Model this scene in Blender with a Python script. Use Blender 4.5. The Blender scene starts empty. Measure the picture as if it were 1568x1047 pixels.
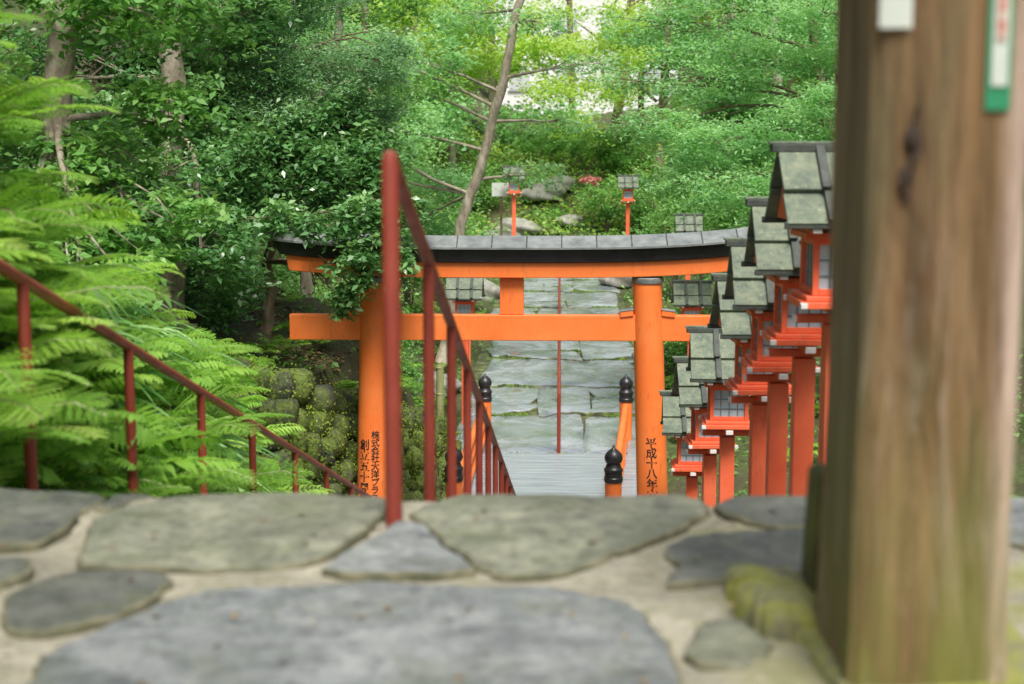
import bpy, math, random
import numpy as np
from mathutils import Vector, Matrix
rng = np.random.default_rng(7)
random.seed(7)
scene = bpy.context.scene
scene.view_settings.view_transform = 'Standard'
scene.view_settings.look = 'None'
scene.view_settings.exposure = 0
COL = scene.collection

# ------------------------------------------------------------ materials
def mk(name):
    m = bpy.data.materials.new(name); m.use_nodes = True
    nt = m.node_tree; nt.nodes.clear()
    return m, nt
def ramp(nt, fac, stops):
    r = nt.nodes.new('ShaderNodeValToRGB')
    el = r.color_ramp.elements
    el[0].position = stops[0][0]; el[0].color = (*stops[0][1], 1)
    el[1].position = stops[-1][0]; el[1].color = (*stops[-1][1], 1)
    for p, c in stops[1:-1]:
        e = el.new(p); e.color = (*c, 1)
    nt.links.new(fac, r.inputs[0]); return r.outputs[0]
def noise(nt, scale=5, detail=5, rough=.6, vec=None, stretch=None, dist=0):
    g = nt.nodes.new('ShaderNodeNewGeometry')
    v = g.outputs['Position']
    if stretch:
        mp = nt.nodes.new('ShaderNodeMapping'); mp.inputs['Scale'].default_value = stretch
        nt.links.new(v, mp.inputs[0]); v = mp.outputs[0]
    n = nt.nodes.new('ShaderNodeTexNoise')
    n.inputs['Scale'].default_value = scale; n.inputs['Detail'].default_value = detail
    n.inputs['Roughness'].default_value = rough; n.inputs['Distortion'].default_value = dist
    nt.links.new(v, n.inputs['Vector'])
    return n.outputs[0]
def mixc(nt, fac, a, b, mode='MIX'):
    m = nt.nodes.new('ShaderNodeMix'); m.data_type = 'RGBA'; m.blend_type = mode
    for s, val in ((m.inputs[0], fac), (m.inputs[6], a), (m.inputs[7], b)):
        if hasattr(val, 'links'): nt.links.new(val, s)
        elif isinstance(val, tuple): s.default_value = (*val, 1)
        else: s.default_value = val
    return m.outputs[2]
def maprange(nt, v, a, b, c=0., d=1.):
    m = nt.nodes.new('ShaderNodeMapRange')
    m.inputs[1].default_value = a; m.inputs[2].default_value = b
    m.inputs[3].default_value = c; m.inputs[4].default_value = d
    nt.links.new(v, m.inputs[0]); return m.outputs[0]
def math2(nt, op, a, b):
    m = nt.nodes.new('ShaderNodeMath'); m.operation = op; m.use_clamp = True
    for i, val in enumerate((a, b)):
        if hasattr(val, 'links'): nt.links.new(val, m.inputs[i])
        else: m.inputs[i].default_value = val
    return m.outputs[0]
def posaxis(nt, i):
    g = nt.nodes.new('ShaderNodeNewGeometry'); s = nt.nodes.new('ShaderNodeSeparateXYZ')
    nt.links.new(g.outputs['Position'], s.inputs[0]); return s.outputs[i]
def finish(m, nt, col, rough=.7, bump=None, bstr=.3, bdist=.01, spec=.5, metal=0):
    p = nt.nodes.new('ShaderNodeBsdfPrincipled'); o = nt.nodes.new('ShaderNodeOutputMaterial')
    if hasattr(col, 'links'): nt.links.new(col, p.inputs['Base Color'])
    else: p.inputs['Base Color'].default_value = (*col, 1)
    if hasattr(rough, 'links'): nt.links.new(rough, p.inputs['Roughness'])
    else: p.inputs['Roughness'].default_value = rough
    p.inputs['Specular IOR Level'].default_value = spec
    p.inputs['Metallic'].default_value = metal
    if bump is not None:
        b = nt.nodes.new('ShaderNodeBump'); b.inputs['Strength'].default_value = bstr
        b.inputs['Distance'].default_value = bdist
        nt.links.new(bump, b.inputs['Height']); nt.links.new(b.outputs[0], p.inputs['Normal'])
    nt.links.new(p.outputs[0], o.inputs[0]); return m
def noisy(name, stops, scale=6, rough=.7, bstr=.3, bscale=None, bdist=.01, spec=.5, stretch=None, detail=6):
    m, nt = mk(name)
    n = noise(nt, scale, detail, .65, stretch=stretch)
    c = ramp(nt, n, stops)
    b = noise(nt, bscale or scale*4, 6, .65, stretch=stretch)
    return finish(m, nt, c, rough, b, bstr, bdist, spec)

def stone_mat(name, dark, light, moss=.35, rough=.55, mosscol=(.15,.18,.07)):
    m, nt = mk(name)
    n1 = noise(nt, 4.5, 9, .72, dist=.8); n2 = noise(nt, 26, 9, .8); n3 = noise(nt, 6.5, 7, .75, dist=.5)
    c = ramp(nt, n1, [(.34, dark), (.5, tuple((a+b)/2 for a,b in zip(dark,light))), (.66, light)])
    sp = ramp(nt, n2, [(.36, (.42,.42,.42)), (.5,(.95,.95,.95)), (.66, (1.35,1.32,1.25))])
    c = mixc(nt, .9, c, sp, 'MULTIPLY')
    c = mixc(nt, maprange(nt, n3, .48, .64, 0, moss), c, mosscol)
    return finish(m, nt, c, maprange(nt, n1, .35, .65, rough-.12, rough+.2), n2, .85, .018)

M = {}
M['st_blue'] = stone_mat('stone_blue', (.18,.20,.20), (.43,.46,.45), .35)
M['st_olive'] = stone_mat('stone_olive', (.18,.19,.135), (.41,.425,.31), .5)
M['st_dark'] = stone_mat('stone_dark', (.085,.095,.08), (.23,.24,.205), .4)
M['st_step'] = stone_mat('stone_step', (.14,.15,.14), (.32,.32,.30), .5)
M['st_edge'] = noisy('damp_stone_edge', [(.3,(.06,.065,.035)),(.5,(.13,.13,.075)),(.7,(.25,.23,.15))], 14, .85, .6, 40)
m, nt = mk('mortar')
n1 = noise(nt, 3.5, 8, .7, dist=.5); n2 = noise(nt, 45, 8, .8); n3 = noise(nt, 7, 7, .7)
c = ramp(nt, n1, [(.3, (.23,.22,.165)), (.5,(.41,.385,.295)), (.7, (.56,.53,.42))])
c = mixc(nt, .8, c, ramp(nt, n2, [(.33,(.55,.55,.55)),(.66,(1.2,1.2,1.15))]), 'MULTIPLY')
gx = maprange(nt, posaxis(nt,0), .1, .6, 0, .85)
c = mixc(nt, math2(nt,'MULTIPLY', gx, maprange(nt, n3, .42, .62)), c, (.33,.34,.07))
c = mixc(nt, maprange(nt, n3, .50, .66, 0, .65), c, (.18,.185,.09))
M['mortar'] = finish(m, nt, c, .9, n2, .7, .014)
m, nt = mk('mossy_stone')
n1 = noise(nt, 8, 8, .7, dist=.4); n2 = noise(nt, 60, 7, .8)
c = ramp(nt, n1, [(.34,(.17,.17,.12)),(.46,(.32,.32,.17)),(.56,(.40,.42,.09)),(.7,(.26,.29,.07))])
c = mixc(nt, .7, c, ramp(nt, n2, [(.33,(.55,.55,.5)),(.66,(1.25,1.25,1.15))]), 'MULTIPLY')
M['moss'] = finish(m, nt, c, .95, n2, .9, .012)
m, nt = mk('wet_slab')
n1 = noise(nt, 1.1, 8, .7, dist=.8); n2 = noise(nt, 9, 8, .75); n3 = noise(nt, 1.8, 6, .75)
c = ramp(nt, n1, [(.3,(.12,.145,.16)),(.5,(.27,.305,.33)),(.7,(.44,.48,.51))])
c = mixc(nt, maprange(nt, n3, .54, .66, 0, .75), c, (.16,.14,.07))
M['slab'] = finish(m, nt, c, maprange(nt, n1, .42, .56, .04, .34), n2, .12, .010, 1.0)
m, nt = mk('mossy_ground')
n1 = noise(nt, .9, 8, .7); n2 = noise(nt, 9, 8, .75)
c = ramp(nt, n2, [(.32,(.03,.042,.014)),(.5,(.07,.10,.025)),(.62,(.12,.18,.04)),(.75,(.2,.17,.09))])
c = mixc(nt, maprange(nt,n1,.42,.6,0,.8), c, (.095,.072,.042))
M['ground'] = finish(m, nt, c, .95, n2, .9, .06)
def paint(name, c0, c1, rough=.38, dirt=(.25,.05,.015), da=.35):
    m, nt = mk(name)
    n1 = noise(nt, 2.5, 6, .7); n2 = noise(nt, 18, 6, .7, stretch=(1,1,.25))
    c = ramp(nt, n1, [(.3,c0),(.7,c1)])
    c = mixc(nt, maprange(nt, n2, .56, .76, 0, da), c, dirt)
    return finish(m, nt, c, maprange(nt, n2, .3, .7, rough-.06, rough+.16), n2, .08, .006)
M['verm'] = paint('vermilion_paint', (.90,.185,.032), (.95,.255,.065), da=.5)
M['verm2'] = paint('lantern_vermilion_paint', (.80,.11,.04), (.90,.19,.085), .45, da=.5)
M['red'] = paint('handrail_red_paint', (.20,.030,.018), (.33,.06,.035), .42, (.09,.03,.018), .8)
M['black'] = noisy('black_lacquer', [(.3,(.012,.012,.013)),(.7,(.03,.03,.033))], 8, .35, .1)
M['copper'] = noisy('weathered_copper', [(.3,(.12,.14,.14)),(.5,(.19,.21,.2)),(.7,(.27,.29,.285))], 7, .5, .3)
M['ink'] = noisy('ink', [(.3,(.01,.01,.01)),(.7,(.02,.02,.02))], 8, .6, .05)
m, nt = mk('lantern_roof')
n1 = noise(nt, 9, 7, .7); n2 = noise(nt, 34, 6, .8)
c = ramp(nt, n1, [(.3,(.08,.105,.085)),(.5,(.15,.19,.135)),(.7,(.25,.275,.18))])
c = mixc(nt, maprange(nt,n2,.57,.68,0,.75), c, (.42,.45,.28))
c = mixc(nt, maprange(nt,n2,.45,.33,0,.8), c, (.045,.055,.04))
M['lroof'] = finish(m, nt, c, .75, n2, .7, .010)
M['lroofd'] = noisy('lantern_roof_edge', [(.3,(.03,.04,.035)),(.7,(.09,.105,.085))], 14, .7, .3)
M['white'] = noisy('white_paint', [(.3,(.68,.68,.66)),(.7,(.8,.8,.78))], 6, .5, .05)
M['pane'] = noisy('lantern_pane', [(.3,(.36,.50,.58)),(.7,(.58,.70,.76))], 5, .15, .02, spec=.7)
M['lattice'] = noisy('lattice', [(.3,(.14,.20,.22)),(.7,(.22,.3,.32))], 9, .5, .05)
m, nt = mk('gate_timber')
g1 = noise(nt, 1, 9, .75, stretch=(42,42,1.3), dist=.5); g2 = noise(nt, 1, 7, .7, stretch=(9,9,1.1), dist=1.4)
g3 = noise(nt, 1, 8, .75, stretch=(20,20,2.6), dist=.8); g4 = noise(nt, 1, 5, .7, stretch=(26,26,.5), dist=.2)
g5 = noise(nt, 1, 6, .7, stretch=(6,6,.8), dist=1.0)
c = ramp(nt, g2, [(.3,(.105,.06,.028)),(.45,(.21,.13,.062)),(.58,(.33,.22,.115)),(.72,(.45,.33,.20))])
c = mixc(nt, .9, c, ramp(nt, g1, [(.32,(.26,.24,.22)),(.5,(.95,.92,.9)),(.66,(1.4,1.35,1.27))]), 'MULTIPLY')
c = mixc(nt, maprange(nt,g5,.48,.62,0,.55), c, (.20,.19,.10))
c = mixc(nt, maprange(nt,g4,.58,.64,0,.85), c, (.045,.028,.016))
low = maprange(nt, posaxis(nt,2), .75, .25, 0, 1)
c = mixc(nt, math2(nt,'MULTIPLY', low, maprange(nt,g3,.50,.62,0,.85)), c, (.60,.49,.40))
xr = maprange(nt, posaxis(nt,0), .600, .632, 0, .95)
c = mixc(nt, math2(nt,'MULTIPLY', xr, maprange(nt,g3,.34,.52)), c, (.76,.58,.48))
low2 = maprange(nt, posaxis(nt,2), .6, .05, 0, 1)
c = mixc(nt, math2(nt,'MULTIPLY', low2, maprange(nt,g5,.40,.56,0,.85)), c, (.20,.21,.045))
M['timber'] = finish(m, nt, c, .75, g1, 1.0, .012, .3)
M['dark_wood'] = noisy('mossy_dark_wood', [(.3,(.03,.03,.012)),(.7,(.14,.15,.03))], 8, .9, .5)
M['plank'] = noisy('bridge_plank', [(.3,(.22,.26,.29)),(.7,(.38,.43,.46))], 1, .25, .25, 4, stretch=(1.5,14,14))
M['green_card'] = noisy('green_card', [(.3,(.02,.22,.10)),(.7,(.03,.28,.13))], 6, .5, .05)
M['card'] = noisy('card', [(.3,(.50,.56,.50)),(.7,(.66,.70,.64))], 6, .5, .05)
M['seal'] = noisy('red_seal', [(.3,(.45,.08,.05)),(.45,(.6,.62,.55)),(.55,(.5,.1,.06)),(.7,(.62,.62,.56))], 60, .6, .05)
M['iron'] = noisy('rusty_iron', [(.3,(.025,.016,.012)),(.7,(.07,.045,.03))], 20, .8, .4)
M['bark_brown'] = noisy('bark_brown', [(.3,(.08,.06,.035)),(.5,(.19,.14,.09)),(.7,(.32,.26,.18))], 1, .9, .9, 2, .03, stretch=(14,14,3))
M['bark_pale'] = noisy('bark_pale', [(.3,(.14,.12,.08)),(.5,(.30,.26,.19)),(.7,(.46,.42,.34))], 1, .85, .8, 2, .03, stretch=(9,9,4))
m, nt = mk('wall_rock')
n1 = noise(nt, 2.2, 8, .75); n2 = noise(nt, 16, 7, .75)
c = ramp(nt, n2, [(.3,(.025,.03,.024)),(.7,(.14,.145,.125))])
c = mixc(nt, maprange(nt,n1,.36,.54,0,.9), c, ramp(nt, n2, [(.35,(.08,.13,.018)),(.65,(.26,.36,.05))]))
M['wallrock'] = finish(m, nt, c, .9, n2, 1.0, .05)
M['path_edge'] = noisy('wet_path_edge', [(.35,(.035,.04,.025)),(.5,(.08,.09,.04)),(.65,(.19,.23,.07))], 6, .6, .5, 20)
M['boulder'] = stone_mat('boulder_rock', (.22,.22,.2), (.45,.44,.4), .5)
M['bamboo'] = noisy('bamboo', [(.3,(.22,.25,.10)),(.7,(.40,.42,.2))], 1, .4, .1, stretch=(8,8,2))
M['house'] = noisy('house_wall', [(.3,(.76,.77,.78)),(.7,(.82,.82,.82))], 2, .8, .1)
M['hroof'] = noisy('house_roof', [(.3,(.4,.41,.42)),(.7,(.52,.52,.53))], 3, .7, .2)
M['glass'] = noisy('window_glass', [(.3,(.50,.54,.56)),(.7,(.62,.65,.67))], 1, .1, .02)

def leaf_mat(name, stops, transl=.4, rough=.5, spec=.4):
    m, nt = mk(name)
    a = nt.nodes.new('ShaderNodeAttribute'); a.attribute_name = 'var'
    c = ramp(nt, a.outputs['Fac'], stops)
    p = nt.nodes.new('ShaderNodeBsdfPrincipled'); t = nt.nodes.new('ShaderNodeBsdfTranslucent')
    nt.links.new(c, p.inputs['Base Color']); p.inputs['Roughness'].default_value = rough
    p.inputs['Specular IOR Level'].default_value = spec
    tc = mixc(nt, 1.0, c, (1.25,1.25,.8), 'MULTIPLY'); nt.links.new(tc, t.inputs[0])
    mx = nt.nodes.new('ShaderNodeMixShader'); mx.inputs[0].default_value = transl
    nt.links.new(p.outputs[0], mx.inputs[1]); nt.links.new(t.outputs[0], mx.inputs[2])
    o = nt.nodes.new('ShaderNodeOutputMaterial'); nt.links.new(mx.outputs[0], o.inputs[0]); return m
M['lf_fern'] = leaf_mat('leaf_fern', [(0,(.09,.24,.03)),(.5,(.25,.49,.07)),(1,(.52,.74,.16))], .45)
M['lf_camellia'] = leaf_mat('leaf_camellia', [(0,(.05,.16,.055)),(.5,(.14,.33,.11)),(1,(.31,.53,.20))], .35, .3, .7)
M['lf_fine'] = leaf_mat('leaf_cypress', [(0,(.11,.24,.13)),(.5,(.22,.42,.22)),(1,(.40,.60,.34))], .4)
M['lf_maple'] = leaf_mat('leaf_maple', [(0,(.11,.29,.10)),(.5,(.28,.56,.24)),(1,(.52,.77,.42))], .5)
M['lf_bright'] = leaf_mat('leaf_bright', [(0,(.22,.42,.06)),(.5,(.45,.66,.13)),(1,(.68,.82,.30))], .55)
M['lf_mid'] = leaf_mat('leaf_mid', [(0,(.06,.19,.045)),(.5,(.18,.40,.10)),(1,(.38,.62,.20))], .42)
M['lf_low'] = leaf_mat('leaf_groundcover', [(0,(.05,.14,.02)),(.5,(.17,.35,.05)),(1,(.50,.66,.11))], .4)
M['lf_strap'] = leaf_mat('leaf_strap', [(0,(.10,.28,.07)),(.5,(.24,.48,.14)),(1,(.46,.66,.30))], .35, .28, .7)
M['lf_litter'] = leaf_mat('leaf_litter', [(0,(.10,.06,.03)),(.5,(.22,.14,.07)),(1,(.40,.28,.12))], .1)
M['lf_moss'] = leaf_mat('moss_tuft', [(0,(.06,.10,.012)),(.5,(.15,.23,.03)),(1,(.30,.42,.06))], .2, .9, .1)
M['lf_pink'] = leaf_mat('petal_pink', [(0,(.5,.15,.15)),(1,(.7,.3,.28))], .3)

# ------------------------------------------------------------ mesh builder
class MB:
    def __init__(s): s.v=[]; s.f=[]; s.m=[]; s.mats=[]
    def mi(s, mat):
        if mat not in s.mats: s.mats.append(mat)
        return s.mats.index(mat)
    def add(s, vs, fs, mat):
        o=len(s.v); s.v += [tuple(v) for v in vs]; k=s.mi(mat)
        for f in fs: s.f.append([i+o for i in f]); s.m.append(k)
    def box(s, c, sz, mat, R=None, taper=1.0):
        hx,hy,hz=[a/2 for a in sz]; vs=[]
        for z in (-1,1):
            t = taper if z>0 else 1
            for x,y in ((-1,-1),(1,-1),(1,1),(-1,1)):
                v=Vector((x*hx*t,y*hy*t,z*hz))
                if R is not None: v=R@v
                vs.append(v+Vector(c))
        s.add(vs,[(3,2,1,0),(4,5,6,7),(0,1,5,4),(1,2,6,5),(2,3,7,6),(3,0,4,7)],mat)
    def tube(s, pts, rad, mat, n=10, cap=True):
        pts=[Vector(p) for p in pts]
        if not hasattr(rad,'__len__'): rad=[rad]*len(pts)
        vs=[]
        for i,p in enumerate(pts):
            d=(pts[min(i+1,len(pts)-1)]-pts[max(i-1,0)]).normalized()
            up=Vector((1,0,0)) if abs(d.x)<.8 else Vector((0,1,0))
            a=d.cross(up).normalized(); b=d.cross(a)
            for k in range(n):
                t=2*math.pi*k/n; vs.append(p+(a*math.cos(t)+b*math.sin(t))*rad[i])
        fs=[]
        for i in range(len(pts)-1):
            for k in range(n):
                fs.append((i*n+k,i*n+(k+1)%n,(i+1)*n+(k+1)%n,(i+1)*n+k))
        if cap: fs.append(tuple(range(n))); fs.append(tuple((len(pts)-1)*n+k for k in reversed(range(n))))
        s.add(vs,fs,mat)
    def lathe(s, c, prof, mat, n=24):
        vs=[]
        for r,z in prof:
            for k in range(n):
                t=2*math.pi*k/n; vs.append((c[0]+r*math.cos(t),c[1]+r*math.sin(t),c[2]+z))
        fs=[(i*n+k,i*n+(k+1)%n,(i+1)*n+(k+1)%n,(i+1)*n+k) for i in range(len(prof)-1) for k in range(n)]
        fs.append(tuple(reversed(range(n)))); fs.append(tuple((len(prof)-1)*n+k for k in range(n)))
        s.add(vs,fs,mat)
    def obj(s, name, parent=None, smooth=False, bevel=0, auto=None):
        me=bpy.data.meshes.new(name); me.from_pydata(s.v,[],s.f)
        for mt in s.mats: me.materials.append(mt)
        me.polygons.foreach_set('material_index', s.m)
        if smooth: me.polygons.foreach_set('use_smooth',[True]*len(s.f))
        me.update()
        o=bpy.data.objects.new(name,me); COL.objects.link(o)
        if parent: o.parent=parent
        if auto is not None: me.set_sharp_from_angle(angle=math.radians(auto))
        if bevel:
            b=o.modifiers.new('bevel','BEVEL'); b.width=bevel; b.segments=2; b.limit_method='ANGLE'; b.angle_limit=math.radians(40)
        return o
def empty(name, loc=(0,0,0)):
    e=bpy.data.objects.new(name,None); e.empty_display_size=.2; COL.objects.link(e); return e

# ------------------------------------------------------------ leaves
def norm(a): return a/np.maximum(np.linalg.norm(a,axis=1,keepdims=True),1e-9)
def leaf_object(name, P, D, N, L, W, var, mat, parent=None):
    n=len(P); D=norm(D); S=norm(np.cross(D,N)); N=norm(np.cross(S,D))
    L=np.asarray(L).reshape(-1,1)*np.ones((n,1)); W=np.asarray(W).reshape(-1,1)*np.ones((n,1))
    V=np.empty((n,4,3)); V[:,0]=P; V[:,2]=P+D*L-N*L*.12
    V[:,1]=P+D*L*.45+S*W*.5+N*W*.15; V[:,3]=P+D*L*.45-S*W*.5+N*W*.15
    me=bpy.data.meshes.new(name); me.vertices.add(4*n); me.vertices.foreach_set('co',V.reshape(-1).astype(np.float32))
    me.loops.add(4*n); me.loops.foreach_set('vertex_index',np.arange(4*n,dtype=np.int32))
    me.polygons.add(n); me.polygons.foreach_set('loop_start',np.arange(0,4*n,4,dtype=np.int32))
    me.update(calc_edges=True)
    a=me.attributes.new('var','FLOAT','FACE'); a.data.foreach_set('value',np.clip(var,0,1).astype(np.float32))
    me.materials.append(mat)
    o=bpy.data.objects.new(name,me); COL.objects.link(o)
    if parent: o.parent=parent
    return o
def orient(n, tilt=.5, droop=.2):
    N=norm(np.stack([rng.normal(0,tilt,n),rng.normal(0,tilt,n),np.ones(n)],1))
    a=rng.uniform(0,2*np.pi,n)
    D=np.stack([np.cos(a),np.sin(a),-droop+rng.normal(0,.25,n)],1)
    D=D-N*(D*N).sum(1,keepdims=True); return norm(D),N
def ellipsoid_leaves(c, r, n, sub=14, flat=.3, srad=.32, shell=.5):
    c=np.array(c); r=np.array(r)
    u=norm(rng.normal(size=(sub,3)))*(rng.uniform(shell**3,1,(sub,1))**(1/3))
    sc=c+u*r; sv=rng.uniform(0,1,sub)
    idx=rng.integers(0,sub,n)
    off=rng.normal(size=(n,3))*.5*np.array([1,1,flat])*r.mean()*srad*rng.uniform(.7,1.4,(sub,1))[idx]
    sl=rng.normal(0,.35,(sub,2))[idx]
    off[:,2]+=off[:,0]*sl[:,0]+off[:,1]*sl[:,1]
    P=sc[idx]+off
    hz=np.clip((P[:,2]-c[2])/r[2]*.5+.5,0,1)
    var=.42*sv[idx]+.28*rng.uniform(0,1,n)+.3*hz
    return P,var,sc
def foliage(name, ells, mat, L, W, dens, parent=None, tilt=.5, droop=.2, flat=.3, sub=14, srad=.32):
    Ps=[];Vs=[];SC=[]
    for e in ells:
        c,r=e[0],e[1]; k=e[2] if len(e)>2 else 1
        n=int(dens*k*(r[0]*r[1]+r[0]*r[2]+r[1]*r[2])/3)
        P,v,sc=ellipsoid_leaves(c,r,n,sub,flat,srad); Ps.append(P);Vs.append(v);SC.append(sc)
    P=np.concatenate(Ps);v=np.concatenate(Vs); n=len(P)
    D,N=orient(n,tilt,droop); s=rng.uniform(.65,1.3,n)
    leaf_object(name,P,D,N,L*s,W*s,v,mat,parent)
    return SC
def curve(a,b,k=6,sag=.1,jit=.05):
    a=Vector(a);b=Vector(b); l=(b-a).length; out=[]
    j=Vector((random.gauss(0,jit),random.gauss(0,jit),random.gauss(0,jit)+sag))*l
    for i in range(k+1):
        t=i/k; out.append(a.lerp(b,t)+j*math.sin(math.pi*t)*(.6+.4*random.random()))
    return out
def tree(name, trunk, r0, r1, ells, leafmat, L, W, dens, bark, tilt=.5, droop=.2, flat=.3, sub=14, srad=.32, limb=.3, start=.35):
    e=empty(name); mb=MB(); k=len(trunk)
    pts=[]
    for i in range(k-1):
        for j in range(5):
            t=j/5; p=Vector(trunk[i]).lerp(Vector(trunk[i+1]),t); pts.append(p+Vector((random.gauss(0,.02),random.gauss(0,.02),0)))
    pts.append(Vector(trunk[-1])); n=len(pts)
    rad=[(r0+(r1-r0)*i/(n-1))*(1+.35*math.exp(-i*.9))*(1+random.uniform(-.06,.06)) for i in range(n)]
    mb.tube(pts,rad,bark,14)
    SC=foliage('foliage',ells,leafmat,L,W,dens,e,tilt,droop,flat,sub,srad)
    for el,sc in zip(ells,SC):
        c=Vector(el[0])
        cand=[i for i in range(int(n*start),n)]
        i0=min(cand,key=lambda i:(pts[i]-c).length+max(0,(pts[i].z-c.z))*1.5)
        cp=curve(pts[i0],c,7,.06,.06); rl=min(rad[i0]*.6,r0*limb)
        mb.tube(cp,[rl*(1-.75*q/7) for q in range(8)],bark,8)
        for s_ in sc[:9]:
            st=cp[random.randint(3,7)]
            mb.tube(curve(st,Vector(s_),4,.05,.07),[rl*.28*(1-.8*q/4)+.002 for q in range(5)],bark,5,False)
    mb.obj('trunk_and_limbs',e,smooth=True)
    return e

# ------------------------------------------------------------ terrain
def ss(a,b,x): t=np.clip((x-a)/(b-a),0,1); return t*t*(3-2*t)
BY=[-400,3.2,13.9,20,42,48,56,90,400]; BZ=[0,0,-3.58,-3.55,-2.6,.2,1.6,3,16]
def wallx(y): return -2.55+(y-13)*.22
def terrain(x,y):
    x=np.asarray(x,float); y=np.asarray(y,float)
    b=np.interp(y,BY,BZ)
    dl=np.maximum(0,-1.78-x)
    A=(1.3+.55*(1-ss(4.6,7.5,y)))*ss(0,.8,dl)+.3*np.maximum(0,dl-.8)
    wx=wallx(np.clip(y,10.3,18.5))
    B=1.9*ss(0,.35,(wx-.12)-x)+.45*np.maximum(0,wx-x)
    C=.42*np.maximum(0,-2.2-x)
    wa=1-ss(9.2,10.6,y); wc=ss(17.3,19,y); wb=np.clip(1-wa-wc,0,1)
    left=wa*A+wb*B+wc*C+.6*np.maximum(0,-5-x)
    right=.15*np.maximum(0,x-2)+.5*np.maximum(0,x-6)
    h=b+np.minimum(left+right,22)
    h=h-.35*((x>-1.85)&(x<1.05)&(y<14.6))-.06
    h=np.where((x>-1.6)&(x<1.6)&(y>=14.6)&(y<42),b-.16,h)
    h=np.where((x>-2.2)&(x<3.2)&(y<=3.4),-.35,h)
    return h
def tz(x,y): return float(terrain(x,y))
gx=np.unique(np.concatenate([np.linspace(-400,-40,14),np.linspace(-40,-8,40),np.arange(-8,8.01,.16),np.linspace(8,40,40),np.linspace(40,400,14)]))
gy=np.unique(np.concatenate([np.linspace(-300,-4,14),np.arange(-4,24,.2),np.arange(24,60,.5),np.linspace(60,120,30),np.linspace(120,400,12)]))
X,Y=np.meshgrid(gx,gy); Z=terrain(X,Y)
rough=(.05*np.sin(X*3.1+Y*1.7)+.04*np.sin(X*5.3-Y*4.1)+.03*np.sin(X*9+2*Y))*((X<-1.9)|(X>1.7))
Z=Z+rough*((Y>3.4)|(X<-2.3)|(X>3.3))
nx,ny=len(gx),len(gy)
vs=np.stack([X,Y,Z],-1).reshape(-1,3)
fs=[(j*nx+i,j*nx+i+1,(j+1)*nx+i+1,(j+1)*nx+i) for j in range(ny-1) for i in range(nx-1)]
me=bpy.data.meshes.new('ground'); me.from_pydata(vs.tolist(),[],fs); me.materials.append(M['ground'])
me.polygons.foreach_set('use_smooth',[True]*len(fs)); me.update()
COL.objects.link(bpy.data.objects.new('ground',me))

# ------------------------------------------------------------ stone slabs
def slab(mb, pts, z0, h, mat, jit=.006, per=6, inset=.03, edge=None, slope=0., yref=0.):
    n=len(pts); out=[]
    for i in range(n):
        p0,p1,p2,p3=[np.array(pts[(i+k-1)%n],float) for k in range(4)]
        for j in range(per):
            t=j/per
            q=.5*((2*p1)+(-p0+p2)*t+(2*p0-5*p1+4*p2-p3)*t*t+(-p0+3*p1-3*p2+p3)*t**3)
            q=.55*q+.45*(p1*(1-t)+p2*t)
            out.append(q+rng.normal(0,jit,2))
    out=np.array(out); c=out.mean(0); m=len(out)
    size=np.linalg.norm(out-c,axis=1).mean()
    vs=[]
    rings=[(0,-.04),(0,h*.55),(inset/size*.5,h*.85),(inset/size*1.3,h),(.35,h+.003),(.7,h+.002)]
    for t,z in rings:
        for p in out:
            q=p+(c-p)*t
            dz=.004*math.sin(q[0]*11+q[1]*7)+.003*math.sin(q[0]*23-q[1]*19) if z>h*.5 else 0
            vs.append((q[0],q[1],z0+z+dz*(min(1,h/.02))+slope*(q[1]-yref)))
    vs.append((c[0],c[1],z0+h+.003+slope*(c[1]-yref)))
    fe=[];ft=[]
    for r in range(len(rings)-1):
        for i in range(m): (fe if r<2 else ft).append((r*m+i,r*m+(i+1)%m,(r+1)*m+(i+1)%m,(r+1)*m+i))
    k=(len(rings)-1)*m
    for i in range(m): ft.append((k+i,k+(i+1)%m,len(vs)-1))
    area=sum(out[i][0]*out[(i+1)%m][1]-out[(i+1)%m][0]*out[i][1] for i in range(m))
    if area<0: fe=[tuple(reversed(f)) for f in fe]; ft=[tuple(reversed(f)) for f in ft]
    o=len(mb.v); mb.v+=[tuple(v) for v in vs]
    for fl,mt in ((fe,edge or mat),(ft,mat)):
        q=mb.mi(mt)
        for f in fl: mb.f.append([i+o for i in f]); mb.m.append(q)

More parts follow.
